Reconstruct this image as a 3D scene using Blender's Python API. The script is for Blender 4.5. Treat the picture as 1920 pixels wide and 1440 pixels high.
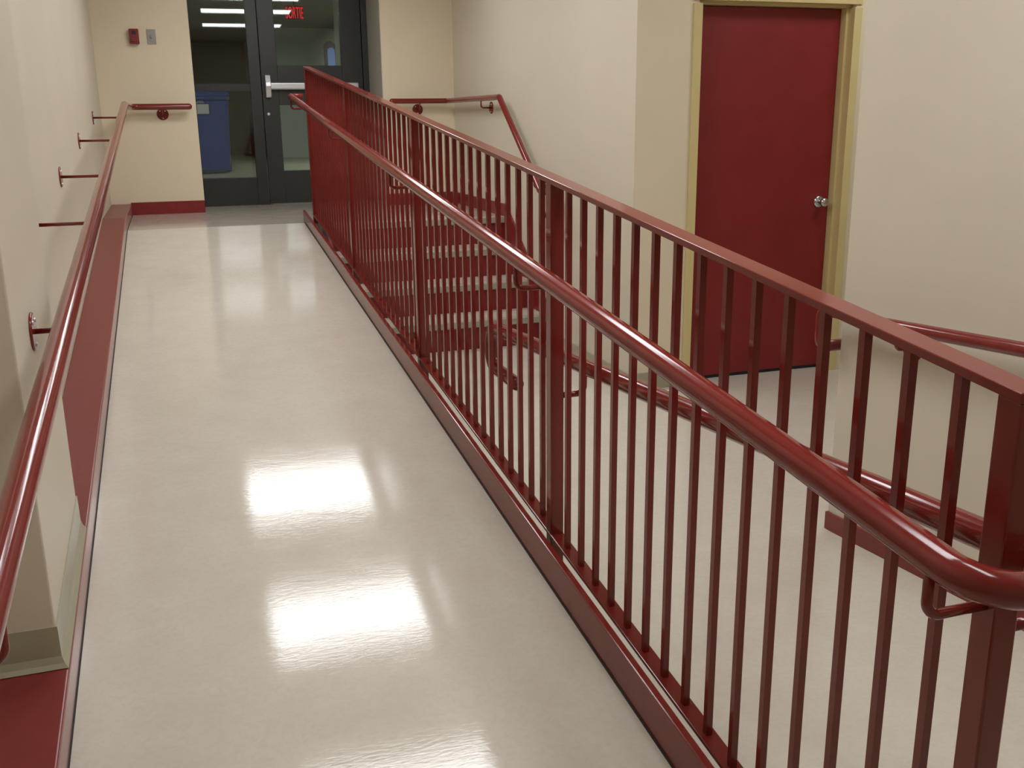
import bpy, bmesh, math, random
from mathutils import Vector, Matrix

for o in list(bpy.data.objects):
    bpy.data.objects.remove(o, do_unlink=True)
random.seed(7)
scene = bpy.context.scene
col = scene.collection

# ------------------------------------------------------------------ camera
YAW, PITCH, ROLL = 0.3239, -0.2636, -0.0115
fw = Vector((math.sin(YAW) * math.cos(PITCH), math.cos(YAW) * math.cos(PITCH), math.sin(PITCH)))
rt = Vector((math.cos(YAW), -math.sin(YAW), 0.0))
up = rt.cross(fw)
r2 = rt * math.cos(ROLL) + up * math.sin(ROLL)
u2 = up * math.cos(ROLL) - rt * math.sin(ROLL)
cd = bpy.data.cameras.new('camera')
cam = bpy.data.objects.new('camera', cd)
col.objects.link(cam)
m = Matrix((r2, u2, -fw)).transposed().to_4x4()
m.translation = Vector((-0.9614, -0.9464, 1.3648))
cam.matrix_world = m
cd.sensor_width = 36.0
cd.lens = 1854.4 / 1920 * 36.0
cd.clip_start = 0.05
scene.camera = cam

# ------------------------------------------------------------------ world, light, exposure
w = bpy.data.worlds.new('world')
scene.world = w
w.use_nodes = True
w.node_tree.nodes['Background'].inputs[0].default_value = (0.02, 0.025, 0.035, 1)
w.node_tree.nodes['Background'].inputs[1].default_value = 0.3
vs = scene.view_settings
vs.view_transform = 'Standard'
vs.look = 'None'
vs.gamma = 1.0
vs.use_curve_mapping = False
vs.exposure = 0.0
TROFFER = 12.0          # brightness of the ceiling panels over the ramp
CORRIDOR_FILL = 9.0          # added fill panel, out of view in the side corridor
HALL = 34.0              # added fill lamps, out of view behind the glass doors

# ------------------------------------------------------------------ measures (metres)
S = 0.1069              # slope of the upper ramp
ZB = -0.07              # ramp surface at y = 0
BAY = 1.626             # post spacing of the guard
ZL = 0.627              # upper landing
YL = (ZL - ZB) / S      # where the ramp meets the landing
XE = -1.287             # left edge of the ramp
CURB = 0.09
XW = -1.435             # left wall
YB = 7.761              # back wall
XS = 1.457              # stair side wall
YD = 4.10               # wall with the red door
ZF = -0.1836            # lower floor
HR, RUN, YN = 0.2028, 0.3024, 6.355
XR = 1.32               # right wall
YR = 2.035
S2 = 0.0646             # slope of the lower ramp
CEIL = 2.80
G = 8.35                # plane of the glass doors
def zr(y): return min(S * y + ZB, ZL)
def zlow(y): return min(max(ZF + S2 * (2.0 - y), ZF), ZB)

# ------------------------------------------------------------------ materials
def srgb(r, g, b):
    f = lambda c: (c / 255 / 12.92) if c / 255 <= 0.04045 else ((c / 255 + 0.055) / 1.055) ** 2.4
    return (f(r), f(g), f(b), 1.0)
def mat(name, c1, c2=None, rough=0.5, metal=0.0, spec=0.5, scale=8.0, detail=4.0, bump=0.0, bscale=60.0, rvar=0.0, coat=0.0, stretch=None, emit=0.0, ecol=None):
    mt = bpy.data.materials.new(name)
    mt.use_nodes = True
    nt = mt.node_tree
    b = nt.nodes['Principled BSDF']
    b.inputs['Roughness'].default_value = rough
    b.inputs['Metallic'].default_value = metal
    b.inputs['Specular IOR Level'].default_value = spec
    b.inputs['Coat Weight'].default_value = coat
    b.inputs['Coat Roughness'].default_value = 0.08
    tc = nt.nodes.new('ShaderNodeTexCoord')
    geo = nt.nodes.new('ShaderNodeNewGeometry')
    mp = nt.nodes.new('ShaderNodeMapping')
    nt.links.new(geo.outputs['Position'], mp.inputs['Vector'])
    if stretch: mp.inputs['Scale'].default_value = stretch
    nz = nt.nodes.new('ShaderNodeTexNoise')
    nz.inputs['Scale'].default_value = scale
    nz.inputs['Detail'].default_value = detail
    nt.links.new(mp.outputs['Vector'], nz.inputs['Vector'])
    rp = nt.nodes.new('ShaderNodeValToRGB')
    rp.color_ramp.elements[0].position = 0.35
    rp.color_ramp.elements[1].position = 0.65
    rp.color_ramp.elements[0].color = c1
    rp.color_ramp.elements[1].color = c2 or c1
    nt.links.new(nz.outputs['Fac'], rp.inputs['Fac'])
    nt.links.new(rp.outputs['Color'], b.inputs['Base Color'])
    if rvar:
        mr = nt.nodes.new('ShaderNodeMapRange')
        mr.inputs['To Min'].default_value = max(rough - rvar, 0.02)
        mr.inputs['To Max'].default_value = rough + rvar
        nt.links.new(nz.outputs['Fac'], mr.inputs['Value'])
        nt.links.new(mr.outputs['Result'], b.inputs['Roughness'])
    if bump:
        n2 = nt.nodes.new('ShaderNodeTexNoise')
        n2.inputs['Scale'].default_value = bscale
        n2.inputs['Detail'].default_value = 3.0
        nt.links.new(mp.outputs['Vector'], n2.inputs['Vector'])
        bp = nt.nodes.new('ShaderNodeBump')
        bp.inputs['Strength'].default_value = bump
        bp.inputs['Distance'].default_value = 0.002
        nt.links.new(n2.outputs['Fac'], bp.inputs['Height'])
        nt.links.new(bp.outputs['Normal'], b.inputs['Normal'])
    if emit:
        b.inputs['Emission Color'].default_value = ecol or c1
        b.inputs['Emission Strength'].default_value = emit
    return mt

def linoleum(name, base, light, dark, rough):
    """marbled sheet flooring: cloudy mottling, fine flecks, a waxed gloss with faint ripples"""
    mt = mat(name, base, light, rough=rough, scale=7.0, detail=8.0, rvar=0.02, spec=0.5)
    nt = mt.node_tree
    b = nt.nodes['Principled BSDF']
    geo = next(n for n in nt.nodes if n.type == 'NEW_GEOMETRY')
    rp = next(n for n in nt.nodes if n.type == 'VALTORGB')
    fl = nt.nodes.new('ShaderNodeTexNoise')
    fl.inputs['Scale'].default_value = 55.0
    fl.inputs['Detail'].default_value = 6.0
    fl.inputs['Distortion'].default_value = 0.8
    nt.links.new(geo.outputs['Position'], fl.inputs['Vector'])
    r2_ = nt.nodes.new('ShaderNodeValToRGB')
    r2_.color_ramp.elements[0].position = 0.36
    r2_.color_ramp.elements[1].position = 0.56
    r2_.color_ramp.elements[0].color = (1, 1, 1, 1)
    r2_.color_ramp.elements[1].color = (0, 0, 0, 1)
    nt.links.new(fl.outputs['Fac'], r2_.inputs['Fac'])
    mx = nt.nodes.new('ShaderNodeMix')
    mx.data_type = 'RGBA'
    mu = nt.nodes.new('ShaderNodeMath')
    mu.operation = 'MULTIPLY'
    mu.inputs[1].default_value = 0.3
    nt.links.new(r2_.outputs['Color'], mu.inputs[0])
    nt.links.new(mu.outputs[0], mx.inputs['Factor'])
    nt.links.new(rp.outputs['Color'], mx.inputs['A'])
    mx.inputs['B'].default_value = dark
    nt.links.new(mx.outputs['Result'], b.inputs['Base Color'])
    # wax ripples: two scales of very shallow relief
    prev = None
    for sc, st, dist in ((4.0, 0.06, 0.004), (45.0, 0.13, 0.0012), (220.0, 0.05, 0.0006)):
        n2 = nt.nodes.new('ShaderNodeTexNoise')
        n2.inputs['Scale'].default_value = sc
        n2.inputs['Detail'].default_value = 4.0
        mp = nt.nodes.new('ShaderNodeMapping')
        mp.inputs['Scale'].default_value = (1.0, 3.2, 1.0)
        mp.inputs['Rotation'].default_value = (0, 0, 0.12)
        nt.links.new(geo.outputs['Position'], mp.inputs['Vector'])
        nt.links.new(mp.outputs['Vector'], n2.inputs['Vector'])
        bp = nt.nodes.new('ShaderNodeBump')
        bp.inputs['Strength'].default_value = st
        bp.inputs['Distance'].default_value = dist
        nt.links.new(n2.outputs['Fac'], bp.inputs['Height'])
        if prev: nt.links.new(prev.outputs['Normal'], bp.inputs['Normal'])
        prev = bp
    nt.links.new(prev.outputs['Normal'], b.inputs['Normal'])
    sn = nt.nodes.new('ShaderNodeTexNoise')
    sn.inputs['Scale'].default_value = 22.0
    sn.inputs['Detail'].default_value = 9.0
    sn.inputs['Roughness'].default_value = 0.7
    ms = nt.nodes.new('ShaderNodeMapping')
    ms.inputs['Scale'].default_value = (0.8, 4.5, 1.0)
    ms.inputs['Rotation'].default_value = (0, 0, 0.12)
    nt.links.new(geo.outputs['Position'], ms.inputs['Vector'])
    nt.links.new(ms.outputs['Vector'], sn.inputs['Vector'])
    mr = nt.nodes.new('ShaderNodeMapRange')
    mr.inputs['From Min'].default_value = 0.42
    mr.inputs['From Max'].default_value = 0.68
    mr.inputs['To Min'].default_value = rough
    mr.inputs['To Max'].default_value = rough + 0.10
    nt.links.new(sn.outputs['Fac'], mr.inputs['Value'])
    nt.links.new(mr.outputs['Result'], b.inputs['Roughness'])
    return mt

M = {}
M['floor'] = linoleum('cream_linoleum', srgb(200, 191, 178), srgb(204, 196, 184), srgb(190, 179, 161), 0.045)
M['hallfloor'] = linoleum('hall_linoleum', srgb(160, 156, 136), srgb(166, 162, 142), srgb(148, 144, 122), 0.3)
M['wallwarm'] = mat('warm_cream_wall_paint', srgb(220, 206, 180), srgb(223, 209, 183), rough=0.45, spec=0.35, scale=2.0, bump=0.12, bscale=180.0)
M['wall'] = mat('cream_wall_paint', srgb(205, 195, 175), srgb(208, 198, 178), rough=0.45, spec=0.35, scale=2.0, bump=0.12, bscale=180.0)
M['wallgrey'] = mat('grey_reveal_paint', srgb(172, 167, 157), srgb(176, 171, 161), rough=0.5, spec=0.3, scale=2.0, bump=0.1, bscale=180.0)
M['ceil'] = mat('white_ceiling_tile', srgb(215, 213, 205), srgb(205, 203, 195), rough=0.9, spec=0.1, scale=40.0, bump=0.3, bscale=90.0)
M['red'] = mat('glossy_oxblood_enamel', srgb(116, 36, 31), srgb(121, 39, 34), rough=0.13, spec=0.5, scale=14.0, bump=0.03, bscale=25.0, rvar=0.03)
M['vinyl'] = mat('red_brown_vinyl', srgb(116, 40, 37), srgb(121, 43, 40), rough=0.32, spec=0.5, scale=25.0, bump=0.05, bscale=120.0)
M['edge'] = mat('floor_reflection_tint_strip', srgb(150, 104, 98), srgb(160, 116, 110), rough=0.2, spec=0.6, scale=6.0, stretch=(1, 0.3, 1))  # pale rose grey paints in the floor's reflection on the curb face
M['base'] = mat('dark_red_rubber_base', srgb(122, 32, 34), srgb(128, 35, 37), rough=0.4, spec=0.4, scale=20.0)
M['riser'] = mat('dark_red_riser_rubber', srgb(112, 30, 30), srgb(118, 33, 33), rough=0.45, spec=0.35, scale=20.0)
M['reddoor'] = mat('crimson_door_paint', srgb(124, 33, 33), srgb(129, 36, 36), rough=0.38, spec=0.4, scale=5.0, bump=0.05, bscale=150.0)
M['mustard'] = mat('mustard_frame_enamel', srgb(206, 188, 134), srgb(209, 191, 138), rough=0.35, spec=0.4, scale=6.0)
M['olive'] = mat('olive_grey_cove_base', srgb(158, 152, 128), srgb(163, 157, 134), rough=0.35, spec=0.45, scale=15.0)
M['nosing'] = mat('grey_ribbed_nosing', srgb(150, 146, 128), srgb(158, 154, 136), rough=0.45, spec=0.4, scale=60.0)
M['dark'] = mat('charcoal_anodised_frame', srgb(46, 48, 45), srgb(50, 52, 49), rough=0.35, spec=0.4, scale=10.0)
M['gasket'] = mat('black_gasket', srgb(18, 18, 18), rough=0.6, scale=5.0)
M['steel'] = mat('brushed_satin_steel', srgb(205, 206, 208), srgb(214, 215, 218), rough=0.32, metal=0.7, scale=6.0, stretch=(1, 1, 40))
M['chrome'] = mat('polished_chrome', srgb(200, 202, 205), rough=0.1, metal=1.0, scale=5.0)
M['alarmred'] = mat('fire_alarm_red', srgb(124, 30, 36), srgb(130, 34, 40), rough=0.35, scale=9.0)
M['greyplastic'] = mat('warm_grey_plastic', srgb(150, 146, 140), srgb(155, 151, 145), rough=0.45, scale=12.0)
M['white'] = mat('white_plastic', srgb(228, 228, 224), rough=0.5, scale=5.0)
M['blue'] = mat('blue_bin_plastic', srgb(28, 74, 165), srgb(32, 80, 172), rough=0.4, scale=7.0)
M['darkwall'] = mat('unlit_hall_wall_tone', srgb(104, 102, 90), srgb(110, 108, 96), rough=0.6, scale=3.0, bump=0.1)  # dark colour stands in for the unlit depth of the hall
M['hallwall'] = mat('pale_grey_green_paint', srgb(176, 182, 174), srgb(180, 186, 178), rough=0.6, scale=2.0, bump=0.1, bscale=120.0)
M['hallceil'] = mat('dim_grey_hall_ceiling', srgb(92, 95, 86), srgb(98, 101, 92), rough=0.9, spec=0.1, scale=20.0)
M['signred'] = mat('lit_red_letters', srgb(200, 20, 34), rough=0.5, scale=3.0, emit=1.2, ecol=srgb(235, 20, 40))
M['signback'] = mat('exit_sign_housing', srgb(92, 96, 88), srgb(98, 102, 94), rough=0.5, scale=4.0)
M['dusk'] = mat('dusk_lit_window', srgb(60, 90, 150), rough=0.3, scale=3.0, emit=0.35, ecol=srgb(96, 140, 215))
def lamp_mat(name, c, e):
    mt = bpy.data.materials.new(name)
    mt.use_nodes = True
    b = mt.node_tree.nodes['Principled BSDF']
    b.inputs['Base Color'].default_value = (0.9, 0.9, 0.9, 1)
    b.inputs['Emission Color'].default_value = c
    b.inputs['Emission Strength'].default_value = e
    return mt
M['panel'] = lamp_mat('lit_prismatic_panel', (0.97, 0.985, 1.0, 1), TROFFER)
M['panel2'] = lamp_mat('corridor_fill_panel', (0.97, 0.985, 1.0, 1), CORRIDOR_FILL)
M['panel3'] = lamp_mat('hall_fill_panel', (0.97, 1.0, 0.98, 1), HALL)
def glass_mat():
    mt = bpy.data.materials.new('clear_pane_glass')
    mt.use_nodes = True
    nt = mt.node_tree
    nt.nodes.clear()
    out = nt.nodes.new('ShaderNodeOutputMaterial')
    mx = nt.nodes.new('ShaderNodeMixShader')
    tr = nt.nodes.new('ShaderNodeBsdfTransparent')
    tr.inputs[0].default_value = (0.84, 0.90, 0.87, 1)
    gl = nt.nodes.new('ShaderNodeBsdfGlossy')
    gl.inputs['Roughness'].default_value = 0.015
    fr = nt.nodes.new('ShaderNodeFresnel')
    fr.inputs['IOR'].default_value = 1.8
    nt.links.new(fr.outputs[0], mx.inputs[0])
    nt.links.new(tr.outputs[0], mx.inputs[1])
    nt.links.new(gl.outputs[0], mx.inputs[2])
    nt.links.new(mx.outputs[0], out.inputs[0])
    return mt
M['glass'] = glass_mat()

# ------------------------------------------------------------------ mesh helpers
class MB:
    def __init__(self): self.v = []; self.f = []; self.smooth = []
    def add(self, vs_, fs, smooth=False):
        n = len(self.v)
        self.v += [tuple(p) for p in vs_]
        self.f += [tuple(i + n for i in f) for f in fs]
        self.smooth += [smooth] * len(fs)
        return self
    def box(self, x0, x1, y0, y1, z0, z1):
        return self.add([(x0, y0, z0), (x1, y0, z0), (x1, y1, z0), (x0, y1, z0), (x0, y0, z1), (x1, y0, z1), (x1, y1, z1), (x0, y1, z1)],
                        [(0, 3, 2, 1), (4, 5, 6, 7), (0, 1, 5, 4), (1, 2, 6, 5), (2, 3, 7, 6), (3, 0, 4, 7)])
    def prism_x(self, prof, x0, x1):
        """profile of (y, z), counter-clockwise or not, pulled from x0 to x1"""
        n = len(prof)
        return self.add([(x0, y, z) for y, z in prof] + [(x1, y, z) for y, z in prof],
                        [tuple(range(n)), tuple(range(2 * n - 1, n - 1, -1))] + [(i, i + n, (i + 1) % n + n, (i + 1) % n) for i in range(n)])
    def prism_y(self, prof, y0, y1):
        n = len(prof)
        return self.add([(x, y0, z) for x, z in prof] + [(x, y1, z) for x, z in prof],
                        [tuple(range(n)), tuple(range(2 * n - 1, n - 1, -1))] + [(i, i + n, (i + 1) % n + n, (i + 1) % n) for i in range(n)])
    def prism_z(self, prof, z0, z1):
        n = len(prof)
        return self.add([(x, y, z0) for x, y in prof] + [(x, y, z1) for x, y in prof],
                        [tuple(range(n)), tuple(range(2 * n - 1, n - 1, -1))] + [(i, i + n, (i + 1) % n + n, (i + 1) % n) for i in range(n)])
    def tube(self, pts, r, n=20, fillet=0.0, seg=8, round_start=False, round_end=False):
        pts = [Vector(p) for p in pts]
        path = [pts[0]]
        for i in range(1, len(pts) - 1):
            a, b_, c = pts[i - 1], pts[i], pts[i + 1]
            d1, d2 = (a - b_), (c - b_)
            ang = d1.angle(d2)
            if fillet <= 0 or ang > 3.05:
                path.append(b_); continue
            t = fillet / math.tan(ang / 2)
            t = min(t, d1.length * 0.48, d2.length * 0.48)
            r_ = t * math.tan(ang / 2)
            d1.normalize(); d2.normalize()
            cen = b_ + (d1 + d2).normalized() * (r_ / math.sin(ang / 2))
            s0, s1 = b_ + d1 * t - cen, b_ + d2 * t - cen
            tot = s0.angle(s1)
            for k in range(seg + 1):
                f = k / seg
                path.append(cen + (s0 * math.sin((1 - f) * tot) + s1 * math.sin(f * tot)) / math.sin(tot))
        path.append(pts[-1])
        rad = [r] * len(path)
        def cap(end, nxt):
            d = (end - nxt).normalized()
            return [(end - d * r * (1 - math.sin(a)), r * math.cos(a)) for a in (0.35, 0.75, 1.15, 1.45)]
        if round_end:
            e, q = path[-1], path[-2]
            d = (e - q).normalized()
            path[-1] = e - d * r
            for p_, rr in cap(e, q): path.append(p_); rad.append(rr)
        if round_start:
            e, q = path[0], path[1]
            d = (e - q).normalized()
            path[0] = e - d * r
            for p_, rr in cap(e, q): path.insert(0, p_); rad.insert(0, rr)
        N = len(path)
        tan = []
        for i in range(N):
            a = path[max(i - 1, 0)]; b_ = path[min(i + 1, N - 1)]
            tan.append((b_ - a).normalized())
        ref = Vector((0, 0, 1)) if abs(tan[0].z) < 0.9 else Vector((1, 0, 0))
        u = tan[0].cross(ref).normalized()
        vs_, fs = [], []
        for i in range(N):
            u = (u - tan[i] * u.dot(tan[i])).normalized()
            w_ = tan[i].cross(u)
            for k in range(n):
                a = 2 * math.pi * k / n
                vs_.append(path[i] + (u * math.cos(a) + w_ * math.sin(a)) * rad[i])
        for i in range(N - 1):
            for k in range(n):
                fs.append((i * n + k, i * n + (k + 1) % n, (i + 1) * n + (k + 1) % n, (i + 1) * n + k))
        self.add(vs_, fs, True)
        base = len(self.v) - len(vs_)
        self.f.append(tuple(base + k for k in range(n - 1, -1, -1))); self.smooth.append(False)
        self.f.append(tuple(base + (N - 1) * n + k for k in range(n))); self.smooth.append(False)
        return self
    def lathe(self, prof, axis, origin, n=24):
        """prof: (radius, height along axis)"""
        ax = Vector(axis).normalized()
        ref = Vector((0, 0, 1)) if abs(ax.z) < 0.9 else Vector((1, 0, 0))
        u = ax.cross(ref).normalized(); w_ = ax.cross(u); o_ = Vector(origin)
        vs_, fs = [], []
        for r_, h_ in prof:
            for k in range(n):
                a = 2 * math.pi * k / n
                vs_.append(o_ + ax * h_ + (u * math.cos(a) + w_ * math.sin(a)) * r_)
        for i in range(len(prof) - 1):
            for k in range(n):
                fs.append((i * n + k, i * n + (k + 1) % n, (i + 1) * n + (k + 1) % n, (i + 1) * n + k))
        self.add(vs_, fs, True)
        base = len(self.v) - len(vs_)
        self.f.append(tuple(base + k for k in range(n - 1, -1, -1))); self.smooth.append(False)
        self.f.append(tuple(base + (len(prof) - 1) * n + k for k in range(n))); self.smooth.append(False)
        return self
    def build(self, name, material, parent=None, bev=0.0):
        xs, ys, zs = zip(*self.v)
        c = Vector(((min(xs) + max(xs)) / 2, (min(ys) + max(ys)) / 2, min(zs)))
        me = bpy.data.meshes.new(name)
        me.from_pydata([Vector(p) - c for p in self.v], [], self.f)
        me.polygons.foreach_set('use_smooth', self.smooth)
        bm = bmesh.new(); bm.from_mesh(me)
        bmesh.ops.recalc_face_normals(bm, faces=bm.faces)
        if bev:
            es = [e for e in bm.edges if len(e.link_faces) == 2 and e.calc_face_angle(0) > 0.6]
            bmesh.ops.bevel(bm, geom=es, offset=bev, segments=2, profile=0.5, affect='EDGES', clamp_overlap=True)
        bm.to_mesh(me); bm.free()
        me.materials.append(M[material])
        ob = bpy.data.objects.new(name, me)
        col.objects.link(ob)
        place(ob, c, parent)
        return ob

def world_loc(o):
    l = Vector(o.location)
    while o.parent:
        o = o.parent
        l += Vector(o.location)
    return l
def place(ob, c, parent):
    ob.location = c
    if parent:
        ob.parent = parent
        ob.location = c - world_loc(parent)
def copy_at(src, c, parent):
    ob = src.copy()
    col.objects.link(ob)
    ob.parent = None
    place(ob, Vector(c), parent)
    return ob
def thing(name, loc, label, cat, group=None, kind=None):
    o = bpy.data.objects.new(name, None)
    o.empty_display_size = 0.1
    col.objects.link(o)
    o.location = loc
    return tag(o, label, cat, group, kind)
def tag(o, label=None, cat=None, group=None, kind=None):
    if label: o['label'] = label
    if cat: o['category'] = cat
    if group: o['group'] = group
    if kind: o['kind'] = kind
    return o
def struct(ob, label=None, cat=None):
    return tag(ob, label, cat, None, 'structure')
def box(name, x0, x1, y0, y1, z0, z1, material, parent=None, bev=0.0):
    return MB().box(min(x0, x1), max(x0, x1), min(y0, y1), max(y0, y1), min(z0, z1), max(z0, z1)).build(name, material, parent, bev)

# ================================================================== THE SETTING
YK = -2.6               # wall behind the camera
# upper ramp
struct(MB().prism_x([(0.0, ZB), (YL, ZL), (YL, ZL - 0.16), (0.0, ZB - 0.16)], XE - 0.02, -0.043).build('floor_ramp', 'floor'),
       'glossy cream linoleum ramp rising to the glass doors', 'ramp')
# upper landing and door recess
struct(MB().add([(XW, YL, ZL), (-0.043, YL, ZL), (-0.043, YN + 0.03, ZL), (XS, YN + 0.03, ZL), (XS, YB, ZL), (0.825, YB, ZL), (0.825, G + 0.1, ZL), (-0.76, G + 0.1, ZL), (-0.76, YB, ZL), (XW, YB, ZL),
                (XW, YL, ZL - 0.16), (-0.043, YL, ZL - 0.16), (-0.043, YN + 0.03, ZL - 0.16), (XS, YN + 0.03, ZL - 0.16), (XS, YB, ZL - 0.16), (0.825, YB, ZL - 0.16), (0.825, G + 0.1, ZL - 0.16), (-0.76, G + 0.1, ZL - 0.16), (-0.76, YB, ZL - 0.16), (XW, YB, ZL - 0.16)],
               [tuple(range(10)), tuple(range(19, 9, -1))] + [(i, i + 10, (i + 1) % 10 + 10, (i + 1) % 10) for i in range(10)]).build('floor_landing', 'floor'),
       'cream linoleum landing in front of the glass doors', 'floor')
# lower floor, lower ramp and turning platform
struct(box('floor', -0.05, 5.6, 2.0, YN, ZF - 0.1, ZF, 'floor'), 'cream linoleum lower floor in front of the red door', 'floor')
y_top = 2.0 - (ZB - ZF) / S2
struct(MB().prism_x([(2.0, ZF), (y_top, ZB), (y_top, ZB - 0.2), (2.0, ZF - 0.1)], -0.042, XR).build('floor_lower_ramp', 'floor'),
       'cream linoleum lower ramp beyond the red guard railing', 'ramp')
struct(MB().prism_z([(XW, YK), (XR, YK), (XR, y_top), (-0.042, y_top), (-0.042, 0.0), (XW, 0.0)], ZB - 0.2, ZB).build('floor_platform', 'floor'),
       'cream linoleum turning platform at the foot of the ramp', 'floor')
# support wall under the raised ramp
struct(MB().prism_x([(0.0, ZF - 0.1), (0.0, ZB - 0.16), (YL, ZL - 0.16), (YN, ZL - 0.16), (YN, ZF - 0.1)][:3] + [(YL, ZF - 0.1)], -0.2, -0.075).build('wall_under_ramp', 'wall'),
       'low cream wall carrying the ramp', 'wall')

# left wall and pillar
struct(box('wall_left', XW - 0.15, XW, YK, YB + 0.15, ZF - 0.2, CEIL, 'wall'), 'cream wall left of the ramp', 'wall')
PX, PY0, PY1 = -1.305, 1.31, 1.97
struct(box('wall_pillar', XW - 0.02, PX, PY0, PY1, zr(PY0), CEIL, 'wall', bev=0.004), 'cream pillar standing out from the left wall', 'pillar')
# cove base round the pillar (follows the ramp)
cz0, cz1 = zr(PY0) + CURB, zr(PY1) + CURB
pb = MB()
cpf = [(0.0, 0.0), (0.018, 0.0), (0.010, 0.010), (0.005, 0.026), (0.004, 0.1), (0.0, 0.1)]
ring = [[(XW, PY0 - o_, cz0 + h_) for o_, h_ in cpf], [(PX + o_, PY0 - o_, cz0 + h_) for o_, h_ in cpf], [(PX + o_, PY1, cz1 + h_) for o_, h_ in cpf]]
n = len(cpf)
pb.add(ring[0] + ring[1] + ring[2], [tuple(range(n)), tuple(range(3 * n - 1, 2 * n - 1, -1))] + [(k * n + i, k * n + n + i, k * n + n + (i + 1) % n, k * n + (i + 1) % n) for k in (0, 1) for i in range(n)])
struct(pb.build('baseboard_pillar', 'olive'), 'olive grey cove base round the foot of the pillar', 'baseboard')

# back wall in two pieces with the glazed opening between
struct(box('wall_back_left', XW, -0.712, YB, G + 0.12, ZL - 0.3, CEIL, 'wallwarm'), 'cream end wall with the fire alarm', 'wall')
struct(box('wall_back_right', 0.829, XS + 0.15, YB, G + 0.12, ZL - 0.3, CEIL, 'wallwarm'), 'cream end wall beside the top of the stairs', 'wall')
struct(box('wall_reveal', 0.823, 0.829, YB + 0.004, G - 0.02, ZL, CEIL, 'wallgrey'), 'grey reveal to the right of the glass door', 'wall')
# stair side wall and wall with the red door
struct(box('wall_stair', XS, XS + 0.15, YD + 0.002, YB, ZF - 0.1, CEIL, 'wall'), 'cream side wall along the stairs', 'wall')
DX0, DX1, DH = 1.854, 2.797, 2.13
dw = MB().box(XS + 0.002, DX0 - 0.03, YD, YD + 0.15, ZF - 0.1, CEIL).box(DX1 + 0.03, 5.6, YD, YD + 0.15, ZF - 0.1, CEIL).box(DX0 - 0.03, DX1 + 0.03, YD, YD + 0.15, ZF + DH + 0.03, CEIL)
struct(dw.build('wall_door', 'wallwarm'), 'cream wall holding the red door', 'wall')
# right wall, its corridor side, corridor end, wall behind the camera
struct(MB().prism_z([(XR, YK), (XR + 0.2, YK), (XR + 0.2, YR - 0.2), (5.6, YR - 0.2), (5.6, YR), (XR, YR)], ZF - 0.1, CEIL).build('wall_right', 'wall'), 'cream wall right of the lower ramp', 'wall')
struct(box('wall_corridor_end', 5.6, 5.75, YR - 0.2, YD + 0.15, ZF - 0.1, CEIL, 'wall'), 'cream wall at the end of the side corridor', 'wall')
struct(box('wall_front', XW - 0.15, XR + 0.2, YK - 0.15, YK, ZF - 0.2, CEIL, 'wall'), 'cream wall behind the turning platform', 'wall')
struct(box('ceiling', XW - 0.2, 5.75, YK - 0.2, G + 0.12, CEIL, CEIL + 0.1, 'ceil'), 'white ceiling over ramp and stairs', 'ceiling')

# left curb: red top, edge strip coloured pale for the floor's reflection
cp = [(YK, ZB), (0.0, ZB), (YL, ZL), (YB, ZL)]
top = [(y, z + CURB) for y, z in cp]
curb = thing('ramp_curb', (XE - 0.07, 0, ZB), 'wide red brown curb along the left wall of the ramp', 'curb', kind='structure')
MB().prism_x(cp[:1] + [(YB, ZL)][:0] + [(y, z - 0.02) for y, z in cp] + top[::-1], XW, XE).build('curb_body', 'vinyl', curb, bev=0.004)
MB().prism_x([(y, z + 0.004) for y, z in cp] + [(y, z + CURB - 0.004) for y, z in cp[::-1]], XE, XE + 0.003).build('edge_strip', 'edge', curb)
MB().prism_x([(y, z + 0.004) for y, z in cp] + [(y, z - 0.01) for y, z in cp[::-1]], XE, XE + 0.006).build('joint_line', 'gasket', curb)

# red baseboards on the landing
struct(box('baseboard_back', XE, -0.712, YB - 0.01, YB, ZL, ZL + 0.1, 'base', bev=0.002), 'dark red base under the fire alarm wall', 'baseboard')
struct(box('baseboard_back_right', 0.829, XS, YB - 0.01, YB, ZL, ZL + 0.1, 'base', bev=0.002), 'dark red base on the end wall above the stairs', 'baseboard')
# olive bases of the lower floor
struct(box('baseboard_stair_wall', XS - 0.008, XS, YD, YN - 3 * RUN - 0.02, ZF, ZF + 0.1, 'olive', bev=0.002), 'olive grey base along the foot of the stair wall', 'baseboard')
struct(MB().box(XS - 0.008, DX0 - 0.068, YD - 0.008, YD, ZF, ZF + 0.1).build('baseboard_door_wall', 'olive', bev=0.002), 'olive grey base left of the red door', 'baseboard')
# red base on the right wall following the lower ramp
rb = [(YR, ZF), (2.0, ZF), (y_top, ZB), (YK, ZB)]
struct(MB().prism_x(rb + [(y, z + 0.07) for y, z in rb[::-1]], XR - 0.014, XR).build('baseboard_right', 'vinyl', bev=0.002), 'red base along the wall of the lower ramp', 'baseboard')

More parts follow.
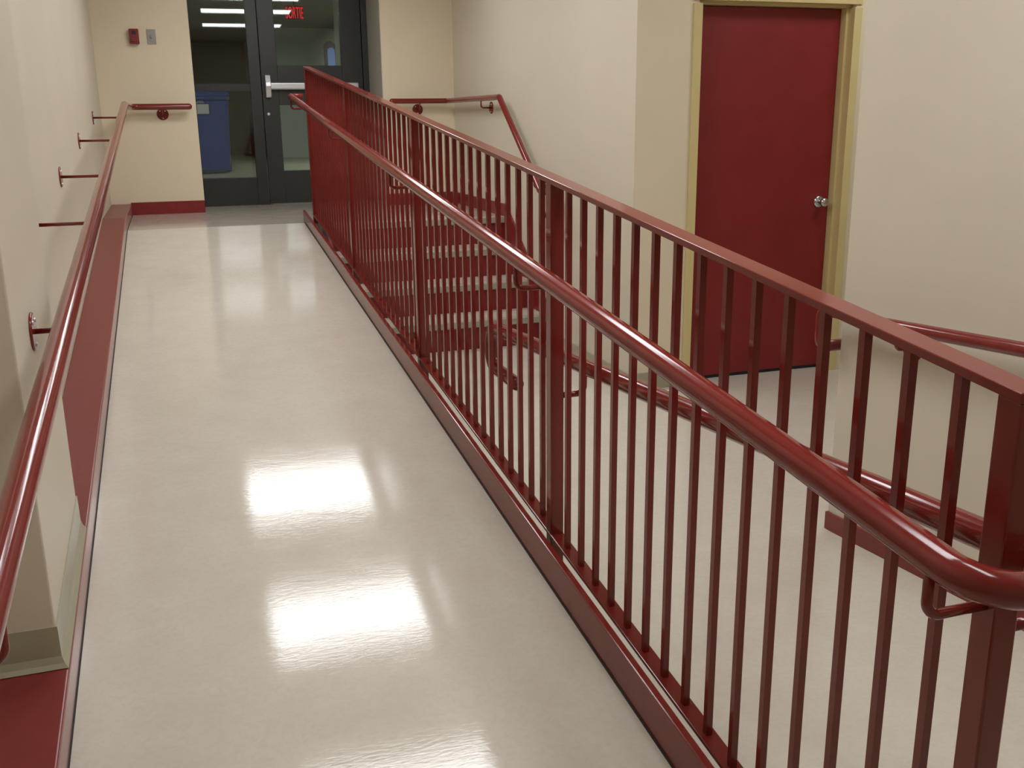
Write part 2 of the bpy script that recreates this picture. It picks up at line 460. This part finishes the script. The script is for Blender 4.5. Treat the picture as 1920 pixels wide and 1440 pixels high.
# ================================================================== CEILING PANELS
def troffer(x, y, z, wx, wy, material, label, group):
    t = thing('ceiling_light', (x, y, z), label, 'ceiling light', group)
    f = MB()
    for a in ((x - wx / 2, x + wx / 2, y - wy / 2, y - wy / 2 + 0.025), (x - wx / 2, x + wx / 2, y + wy / 2 - 0.025, y + wy / 2),
              (x - wx / 2, x - wx / 2 + 0.025, y - wy / 2 + 0.025, y + wy / 2 - 0.025), (x + wx / 2 - 0.025, x + wx / 2, y - wy / 2 + 0.025, y + wy / 2 - 0.025)):
        f.box(a[0], a[1], a[2], a[3], z - 0.02, z)
    f.build('frame', 'white', t)
    box('diffuser', x - wx / 2 + 0.025, x + wx / 2 - 0.025, y - wy / 2 + 0.025, y + wy / 2 - 0.025, z - 0.012, z - 0.002, material, t)
    return t
for y, lb in ((6.25, 'lit ceiling panel over the upper landing'), (4.65, 'lit ceiling panel over the upper ramp'), (3.05, 'lit ceiling panel over the middle of the ramp'),
              (0.92, 'lit ceiling panel over the foot of the ramp')):
    troffer(-0.02, y, CEIL, 1.22, 0.61, 'panel', lb, 'ceiling panels over the ramp')
troffer(0.33, -0.2, CEIL, 0.38, 1.22, 'panel', 'added narrow fill panel over the turning platform, out of view', 'ceiling panels over the ramp')  # unseen lamp added to brighten the near rails and floor
troffer(3.0, 3.05, CEIL, 1.22, 0.61, 'panel2', 'added fill panel in the side corridor, out of view', 'added corridor fill panels')  # unseen lamp added to lift the lower floor

# ================================================================== GUARD RAILING
XC = 0.025              # centre line of the guard
def zg(y): return S * y
guard = thing('guard_railing', (XC, 0.0, ZB), 'long dark red steel guard railing with vertical pickets along the ramp', 'railing')
PW = 0.04
TOPZ = 1.0206
y0, y1 = -PW, 4 * BAY + 0.004
# flat bars, mitred to the slope
MB().prism_x([(y0, zg(y0) + TOPZ), (y1, zg(y1) + TOPZ), (y1, zg(y1) + TOPZ + 0.014), (y0, zg(y0) + TOPZ + 0.014)], XC - 0.0235, XC + 0.0235).build('top_rail', 'red', guard, bev=0.0015)
MB().prism_x([(y0, zg(y0) - 0.01), (y1, zg(y1) - 0.01), (y1, zg(y1)), (y0, zg(y0))], XC - 0.021, XC + 0.021).build('bottom_rail', 'red', guard, bev=0.002)
for i in range(5):
    y = i * BAY
    foot = min(zg(y) - 0.05, 5)
    MB().prism_x([(y - PW, ZB - 0.0 if i == 0 else zg(y) - 0.2), (y, ZB if i == 0 else zg(y) - 0.2), (y, zg(y) + TOPZ), (y - PW, zg(y - PW) + TOPZ)], XC - PW / 2, XC + PW / 2).build('post', 'red', guard, bev=0.003)
pk = None
for i in range(4):
    for j in range(1, 16):
        y = i * BAY + j * BAY / 16 - PW / 2
        if pk is None:
            z0_ = zg(y) - 0.002
            pk = MB().box(XC - 0.0073, XC + 0.0073, y - 0.0073, y + 0.0073, z0_, z0_ + TOPZ + 0.004).build('picket', 'red', guard)
        else:
            copy_at(pk, (XC, y, zg(y) - 0.002), guard)
# continuous handrail wrapping both sides
RR = 0.024
HX = -0.09
def zh(y): return S * y + 0.822
LX = 0.115
def zlr(y): return 0.7949 - 0.021 - S2 * y
ye = 4 * BAY + 0.10
hr = MB().tube([(0.0, ye, zh(ye) - 0.004), (HX, ye, zh(ye) - 0.004), (HX, ye - 0.12, zh(ye - 0.12)), (HX, -0.105, zh(-0.105)), (LX, -0.105, zlr(-0.105)),
                (LX, 1.9, zlr(1.9)), (LX, 2.50, zlr(2.45)), (LX, 2.50, zlr(2.45) - 0.15), (LX, 2.18, zlr(2.45) - 0.15)],
               RR, n=24, fillet=0.06, seg=8, round_start=False, round_end=True).build('handrail', 'red', guard)
for i in range(5):
    y = i * BAY - PW / 2
    if i == 4: y = ye - 0.03
    z = zh(y)
    MB().tube([(XC - PW / 2 + 0.002, y, z - 0.085), (HX, y, z - 0.085), (HX, y, z - 0.015)], 0.0075, n=12, fillet=0.022).build('bracket', 'red', guard)
for i in (0, 1):
    y = i * BAY - PW / 2
    z = zlr(y)
    MB().tube([(XC + PW / 2 - 0.002, y, z - 0.08), (LX, y, z - 0.08), (LX, y, z - 0.015)], 0.009, n=12, fillet=0.022).build('bracket', 'red', guard)

# steel edge plate of the ramp
stp = [(-0.02, ZB - 0.05), (YL + 0.08, ZL - 0.25), (YL + 0.08, zg(YL + 0.08) + 0.008), (-0.02, zg(-0.02) + 0.036)]
es = thing('ramp_edge_plate', (-0.048, 0, ZB), 'red brown steel kerb plate along the right edge of the ramp', 'kerb')
MB().prism_x(stp, -0.053, -0.043).build('plate', 'red', es, bev=0.003)
(ya, za), (yb2, zb2) = stp[3], stp[2]
MB().prism_x([(ya, za - 0.009), (yb2, zb2 - 0.009), (yb2, zb2 + 0.0005), (ya, za + 0.0005)], -0.0525, -0.033).build('top_flange', 'red', es, bev=0.003)
MB().prism_x([(0.0, ZB + 0.004), (YL, ZL + 0.004), (YL, ZL - 0.01), (0.0, ZB - 0.01)], -0.0565, -0.053).build('joint_line', 'gasket', es)

# ================================================================== WALL HANDRAILS
def bracket(parent, wall_pt, normal, rail_pt, rod=0.0065, plate_r=0.046):
    """bent rod from a round plate on the wall to the underside of a rail"""
    wp, rp, nn = Vector(wall_pt), Vector(rail_pt), Vector(normal)
    b_ = MB().tube([wp, Vector((rp.x, rp.y, wp.z)), Vector((rp.x, rp.y, rp.z - 0.012))], rod, n=12, fillet=0.02).build('bracket', 'red', parent)
    MB().lathe([(plate_r, 0.0), (plate_r, 0.004), (plate_r - 0.003, 0.0065)], nn, wp, n=28).build('mounting_plate', 'red', b_)
    side = nn.cross(Vector((0, 0, 1)))
    for a in (0.9, 2.24, -1.57):
        c = wp + nn * 0.0065 + side * (math.cos(a) * plate_r * 0.68) + Vector((0, 0, math.sin(a) * plate_r * 0.68))
        MB().lathe([(0.0055, -0.002), (0.005, 0.002), (0.002, 0.0032)], nn, c, n=10).build('screw', 'steel', b_)
    return b_

# left wall
LHX = -1.212
LHZ = 0.86
def zleft(y): return zr(y) + LHZ - 0.008
lh = thing('wall_handrail', (XW + 0.1, 3.0, zr(3.0)), 'long red handrail on the left wall with its end turned across the alarm wall', 'handrail')
LE = YB - 0.085
MB().tube([(LHX, -2.2, ZB + LHZ), (LHX, 0.0, ZB + LHZ), (LHX, YL, ZL + LHZ - 0.012), (LHX, LE, ZL + LHZ - 0.012), (-0.745, LE, ZL + LHZ - 0.012)], RR, n=24, fillet=0.06, round_end=True).build('rail', 'red', lh)
for y in (6.72, 5.30, 4.03, 2.96):
    bracket(lh, (XW, y, zr(y) + 0.765), (1, 0, 0), (LHX - 0.008, y, zr(y) + LHZ - 0.01))
bracket(lh, (PX, 1.58, zr(1.58) + 0.79), (1, 0, 0), (LHX, 1.58, zr(1.58) + LHZ))
bracket(lh, (XW, 0.3, zr(0.3) + 0.755), (1, 0, 0), (LHX, 0.3, zr(0.3) + LHZ))
bracket(lh, (-0.974, YB, 1.418), (0, -1, 0), (-0.974, LE, ZL + LHZ - 0.012))

# stair wall
SX = XS - 0.085
sh = thing('wall_handrail', (SX, 6.5, ZL), 'red handrail wrapping the corner and falling along the stair wall', 'handrail')
MB().tube([(0.862, LE, 1.507), (SX, LE, 1.507), (SX, 6.22, 1.507), (SX, 5.36, 0.885), (SX, 5.07, 0.885), (SX, 5.07, 0.735), (SX, 5.33, 0.735)], RR * 0.9, n=22, fillet=0.03, round_start=True, round_end=True).build('rail', 'red', sh)
bracket(sh, (1.126, YB, 1.437), (0, -1, 0), (1.126, LE, 1.507))
bracket(sh, (XS, 6.68, 1.437), (-1, 0, 0), (SX, 6.68, 1.507))
bracket(sh, (XS, 5.48, 0.90), (-1, 0, 0), (SX, 5.48, 0.972))

# right wall
RX = 1.25
rh = thing('wall_handrail', (RX, 1.0, zlow(1.0)), 'red handrail on the right wall with a looped end near the red door', 'handrail')
MB().tube([(RX, -2.0, 0.80), (RX, -0.05, 0.80), (RX, 1.8, 0.678), (RX, 2.063, 0.676), (RX, 2.063, 0.535), (1.46, 2.063, 0.535)], RR * 0.92, n=22, fillet=0.035).build('rail', 'red', rh)
for y, z in ((1.66, 0.61), (0.3, 0.70)):
    bracket(rh, (XR, y, z), (-1, 0, 0), (RX, y, z + 0.075))

# ================================================================== STAIRS
X0S = 0.075
st = thing('staircase', (0.76, YN, ZF), 'short flight of dark red stairs with pale treads beyond the railing', 'stairs')
for k in range(4):                       # k = 0 lowest
    yn = YN - (3 - k) * RUN
    zt = ZF + (k + 1) * HR if k < 3 else ZL
    zlo = ZF if k == 0 else ZF + k * HR
    box('riser', X0S, XS - 0.013, yn + 0.02, yn + 0.035, zlo, zt - 0.03, 'riser', st)
    # rounded nosing piece
    MB().prism_x([(yn, zt - 0.045), (yn + 0.006, zt - 0.05), (yn + 0.02, zt - 0.05), (yn + 0.02, zt - 0.004), (yn + 0.05, zt - 0.004), (yn + 0.05, zt + 0.001), (yn + 0.006, zt + 0.001), (yn, zt - 0.006)], X0S, XS - 0.012).build('nosing', 'nosing', st)
    if k < 3:
        box('tread', X0S, XS - 0.012, yn + 0.03, yn + RUN + 0.03, zt - 0.03, zt, 'floor', st)
# skirt boards: stepped below, straight above
def skirt(x0, x1, name):
    tp = 0.095
    sl = HR / RUN
    yb_ = YN - 3 * RUN
    prof = [(YB - 0.01, ZL), (YB - 0.01, ZL + tp), (YN - 0.02, ZL + tp), (YN - 0.06, ZL + tp - 0.02), (yb_ - 0.02, ZF + HR + 0.075), (yb_ - 0.06, ZF + 0.15), (yb_ - 0.06, ZF), (yb_ + 0.1, ZF), (YN + 0.1, ZL - 0.1)]
    return MB().prism_x(prof, x0, x1).build(name, 'base', st)
skirt(XS - 0.013, XS - 0.001, 'skirt_board')
prof = [(YN + 0.05, ZL - 0.1), (YN + 0.05, ZL + 0.06), (YN - 0.02, ZL + 0.06), (YN - 3 * RUN - 0.04, ZF + HR + 0.05), (YN - 3 * RUN - 0.04, ZF), (YN - 3 * RUN + 0.1, ZF)]
MB().prism_x(prof, X0S - 0.02, X0S).build('stringer', 'red', st)

# ================================================================== RED DOOR
d2 = thing('door_red', ((DX0 + DX1) / 2, YD + 0.05, ZF), 'plain crimson door in a mustard yellow frame', 'door', kind='structure')
d2.name = 'door_2'
yl = YD + 0.09
box('leaf', DX0 + 0.003, DX1 - 0.003, yl, yl + 0.044, ZF + 0.02, ZF + DH - 0.003, 'reddoor', d2, bev=0.002)
box('gap', DX0, DX1, yl + 0.004, yl + 0.04, ZF + 0.001, ZF + 0.02, 'gasket', d2)
# rabbeted steel frame: inner return, step, outer return, face
def jamb_prof(xe, sx):
    return [(xe, YD + 0.14), (xe, YD + 0.046), (xe + sx * 0.015, YD + 0.046), (xe + sx * 0.015, YD - 0.012), (xe + sx * 0.066, YD - 0.012), (xe + sx * 0.066, YD - 0.0005), (xe + sx * 0.03, YD - 0.0005), (xe + sx * 0.03, YD + 0.14)]
for sx, xe in ((-1, DX0), (1, DX1)):
    MB().prism_z(jamb_prof(xe, sx), ZF, ZF + DH - 0.0005).build('jamb', 'mustard', d2, bev=0.0015)
zt_ = ZF + DH
hp = [(y, zt_ + (x - 0) ) for x, y in jamb_prof(0, 1)]
MB().prism_x(hp, DX0 - 0.066, DX1 + 0.066).build('head', 'mustard', d2, bev=0.0015)
kx, kz = DX1 - 0.068, ZF + 1.035
kb = MB().lathe([(0.012, 0.0), (0.012, 0.028), (0.020, 0.034), (0.0265, 0.046), (0.027, 0.055), (0.024, 0.064), (0.014, 0.069), (0.004, 0.070)], (0, -1, 0), (kx, yl, kz), n=28).build('knob', 'chrome', d2)
MB().lathe([(0.036, 0.0), (0.036, 0.004), (0.030, 0.010), (0.016, 0.012)], (0, -1, 0), (kx, yl, kz), n=28).build('rose', 'chrome', kb)

# ================================================================== GLASS DOORS
PANE_SET = -0.022         # the panes sit a hair out of square in their frames
w1 = thing('window_1', (-0.45, G, ZL), 'dark framed sidelight with two panes beside the exit door', 'window', kind='structure')
ZT = CEIL
box('stile', -0.76, -0.69, G - 0.03, G + 0.06, ZL, ZT, 'dark', w1, bev=0.002)
box('stile', -0.228, -0.135, G - 0.03, G + 0.06, ZL, ZT, 'dark', w1, bev=0.002)
box('bottom_rail', -0.69, -0.228, G - 0.025, G + 0.05, ZL, 0.872, 'dark', w1, bev=0.002)
box('transom', -0.69, -0.228, G - 0.025, G + 0.05, 1.608, 1.672, 'dark', w1, bev=0.002)
box('glass_pane', -0.69, -0.228, G + 0.012, G + 0.018, 0.872, 1.608, 'glass', w1).rotation_euler.z = PANE_SET
box('glass_pane', -0.69, -0.228, G + 0.012, G + 0.018, 1.672, ZT, 'glass', w1).rotation_euler.z = PANE_SET
d1 = thing('door_1', (0.33, G, ZL), 'dark aluminium exit door with two panes and a steel push bar', 'door', kind='structure')
box('jamb', 0.772, 0.823, G - 0.03, G + 0.06, ZL, ZT, 'dark', d1, bev=0.002)
box('stile', -0.128, 0.013, G - 0.02, G + 0.03, ZL + 0.008, ZT - 0.02, 'dark', d1, bev=0.003)
box('stile', 0.582, 0.766, G - 0.02, G + 0.03, ZL + 0.008, ZT - 0.02, 'dark', d1, bev=0.003)
box('bottom_rail', 0.013, 0.582, G - 0.018, G + 0.028, ZL + 0.008, 0.922, 'dark', d1, bev=0.003)
box('middle_rail', 0.013, 0.582, G - 0.018, G + 0.028, 1.49, 1.826, 'dark', d1, bev=0.003)
box('glass_pane', 0.013, 0.582, G + 0.002, G + 0.008, 0.922, 1.49, 'glass', d1).rotation_euler.z = PANE_SET
box('glass_pane', 0.013, 0.582, G + 0.002, G + 0.008, 1.826, ZT - 0.02, 'glass', d1).rotation_euler.z = PANE_SET
pbz = 1.65
bar = MB().prism_x([(G - 0.085, pbz - 0.02), (G - 0.085, pbz + 0.022), (G - 0.078, pbz + 0.03), (G - 0.02, pbz + 0.03), (G - 0.02, pbz - 0.03), (G - 0.078, pbz - 0.03)], -0.058, 0.712).build('push_bar', 'steel', d1, bev=0.003)
MB().prism_x([(G - 0.095, 1.62), (G - 0.098, 1.65), (G - 0.095, 1.68), (G - 0.07, 1.742), (G - 0.02, 1.746), (G - 0.02, 1.55), (G - 0.07, 1.554)], -0.102, -0.056).build('latch_head', 'steel', bar, bev=0.004)
MB().lathe([(0.014, 0.0), (0.014, 0.01), (0.009, 0.012)], (0, -1, 0), (-0.088, G - 0.02, 1.414), n=18).build('lock_cylinder', 'steel', d1)

# ================================================================== HALL BEHIND THE GLASS
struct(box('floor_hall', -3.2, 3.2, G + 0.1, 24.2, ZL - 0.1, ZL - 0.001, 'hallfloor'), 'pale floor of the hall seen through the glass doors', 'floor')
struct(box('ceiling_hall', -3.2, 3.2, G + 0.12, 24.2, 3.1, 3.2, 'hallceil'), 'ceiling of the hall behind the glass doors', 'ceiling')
struct(box('wall_hall_left', -3.3, -3.2, G + 0.12, 24.2, ZL - 0.1, 3.1, 'darkwall'), 'wall along the hall behind the glass, coloured dark as if unlit', 'wall')
struct(box('wall_hall_end', -3.2, 0.95, 24.2, 24.35, ZL - 0.1, 3.1, 'darkwall'), 'far end wall of the hall, coloured dark as if unlit', 'wall')
struct(MB().prism_z([(0.95, 19.9), (3.3, 19.9), (3.3, 20.05), (1.1, 20.05), (1.1, 24.2), (0.95, 24.2)], ZL - 0.1, 3.1).build('wall_hall', 'hallwall'), 'pale grey green wall seen through the glass door', 'wall')
struct(box('wall_hall_right', 1.12, 1.24, G + 0.12, 12.0, ZL - 0.1, 3.1, 'hallwall'), 'pale wall just inside the glass door', 'wall')
struct(box('wall_hall_side', 3.2, 3.3, G + 0.12, 19.9, ZL - 0.1, 3.1, 'hallwall'), 'pale side wall of the hall', 'wall')
struct(MB().box(-3.2, -0.76, G + 0.12, G + 0.2, ZL - 0.1, 3.1).box(0.83, 1.12, G + 0.12, G + 0.2, ZL - 0.1, 3.1).box(1.24, 3.2, G + 0.12, G + 0.2, ZL - 0.1, 3.1).box(-0.76, 0.83, G + 0.12, G + 0.2, CEIL, 3.1).build('wall_hall_front', 'hallwall'), 'hall side of the wall round the glass doors', 'wall')
# unseen lamps added to brighten the hall and the bin
troffer(2.3, 15.5, 3.1, 0.61, 1.22, 'panel3', 'added fill panel in the hall ceiling, hidden behind the exit door stile', 'added hall fill panels')
troffer(-1.7, 12.2, 3.1, 0.61, 0.61, 'panel3', 'added square fill panel for the blue bin, hidden from view', 'added hall fill panels')
# dusk window on the pale wall
wx0, wx1 = 2.16, 2.40
w2 = thing('window_2', ((wx0 + wx1) / 2, 19.9, 1.6), 'narrow arched window glowing dusk blue in the hall', 'window', kind='structure')
def arch(x0, x1, z0, z1, n=12):
    c, r_ = (x0 + x1) / 2, (x1 - x0) / 2
    return [(x0, z0), (x1, z0)] + [(c + r_ * math.cos(math.pi * k / n), z1 - r_ + r_ * math.sin(math.pi * k / n)) for k in range(n + 1)]
MB().prism_y(arch(wx0, wx1, 1.6, 2.86), 19.86, 19.895).build('frame', 'gasket', w2)
MB().prism_y(arch(wx0 + 0.07, wx1 - 0.03, 1.7, 2.74), 19.84, 19.862).build('pane', 'dusk', w2)
for z in (2.0, 2.3):
    MB().tube([(wx0 + 0.05, 19.835, z), (wx1 - 0.03, 19.835, z + 0.1)], 0.008, n=8).build('glazing_bar', 'gasket', w2)

# exit sign
sg = thing('exit_sign', (0.65, 12.0, 2.5), 'exit sign with red letters hanging in the hall behind the glass', 'sign')
box('housing', 0.535, 0.768, 12.005, 12.05, 2.535, 2.7, 'signback', sg, bev=0.004)
box('hanger', 0.64, 0.66, 12.02, 12.035, 2.7, 3.1, 'signback', sg)
def text_mesh(name, body, x0, x1, z0, z1, y, material, parent, depth=0.004):
    cu = bpy.data.curves.new(name, 'FONT')
    cu.body = body
    cu.extrude = 0.01
    tmp = bpy.data.objects.new(name + '_tmp', cu)
    col.objects.link(tmp)
    dg = bpy.context.evaluated_depsgraph_get()
    me = bpy.data.meshes.new_from_object(tmp.evaluated_get(dg))
    bpy.data.objects.remove(tmp, do_unlink=True)
    xs = [v.co.x for v in me.vertices]; ys = [v.co.y for v in me.vertices]
    ax, bx, ay, by = min(xs), max(xs), min(ys), max(ys)
    for v in me.vertices:
        v.co = Vector(((v.co.x - ax) / (bx - ax) * (x1 - x0) - (x1 - x0) / 2, -(v.co.z / 0.01) * depth / 2, (v.co.y - ay) / (by - ay) * (z1 - z0)))
    me.materials.clear(); me.materials.append(M[material])
    ob = bpy.data.objects.new(name, me)
    col.objects.link(ob)
    place(ob, Vector(((x0 + x1) / 2, y, z0)), parent)
    return ob
text_mesh('lettering', 'SORTIE', 0.547, 0.757, 2.552, 2.685, 12.002, 'signred', sg)

# recycling bin
BXc, BY = -0.36, 14.45
bn = thing('recycling_bin', (BXc, BY, ZL), 'tall blue recycling bin with a white label behind the sidelight', 'bin')
def taper(x0, x1, y0, y1, z0, z1, k):
    cx, cy = (x0 + x1) / 2, (y0 + y1) / 2
    t = [(cx + (x - cx) * k, cy + (y - cy) * k, z0) for x, y in ((x0, y0), (x1, y0), (x1, y1), (x0, y1))]
    return t + [(x, y, z1) for x, y in ((x0, y0), (x1, y0), (x1, y1), (x0, y1))]
bf = [(0, 3, 2, 1), (4, 5, 6, 7), (0, 1, 5, 4), (1, 2, 6, 5), (2, 3, 7, 6), (3, 0, 4, 7)]
MB().add(taper(BXc - 0.27, BXc + 0.27, BY - 0.3, BY + 0.3, ZL + 0.03, ZL + 1.02, 0.88), bf).build('body', 'blue', bn, bev=0.02)
MB().box(BXc - 0.29, BXc + 0.29, BY - 0.33, BY + 0.33, ZL + 1.02, ZL + 1.07).build('rim', 'blue', bn, bev=0.012)
MB().prism_x([(BY - 0.33, ZL + 1.07), (BY + 0.33, ZL + 1.07), (BY + 0.33, ZL + 1.11), (BY, ZL + 1.15), (BY - 0.33, ZL + 1.10)], BXc - 0.29, BXc + 0.29).build('lid', 'blue', bn, bev=0.012)
for s_ in (-1, 1):
    MB().lathe([(0.1, -0.025), (0.1, 0.025)], (1, 0, 0), (BXc + s_ * 0.25, BY + 0.26, ZL + 0.1), n=20).build('wheel', 'gasket', bn)
MB().box(BXc - 0.22, BXc + 0.0, BY - 0.318, BY - 0.306, ZL + 0.83, ZL + 0.96).build('label_panel', 'white', bn)

text_mesh('label_text', 'PAPIER', BXc - 0.2, BXc - 0.06, ZL + 0.972, ZL + 1.005, BY - 0.307, 'white', bn, 0.003)

# ================================================================== WALL FITTINGS
fa = thing('fire_alarm', (-1.085, YB, 1.95), 'small red fire alarm pull station on the end wall', 'fire alarm')
box('housing', -1.163, -1.093, YB - 0.05, YB, 1.95, 2.062, 'alarmred', fa, bev=0.006)
box('pull_handle', -1.150, -1.106, YB - 0.062, YB - 0.048, 1.965, 1.99, 'alarmred', fa, bev=0.003)
box('pull_recess', -1.143, -1.113, YB - 0.054, YB - 0.049, 2.02, 2.045, 'gasket', fa)
sw = thing('switch_plate', (-1.0, YB, 1.95), 'grey switch plate beside the red fire alarm', 'switch')
box('plate', -1.034, -0.968, YB - 0.008, YB, 1.951, 2.062, 'greyplastic', sw, bev=0.002)
box('toggle', -1.008, -0.994, YB - 0.02, YB - 0.006, 1.995, 2.018, 'greyplastic', sw, bev=0.002)
sc = MB().prism_z([(1.625, 4.01), (1.675, 3.995), (1.69, 4.02), (1.64, 4.04)], ZF, ZF + 0.004).build('paper_scrap', 'white')
tag(sc, 'tiny white paper scrap on the lower floor by the stair wall', 'paper')
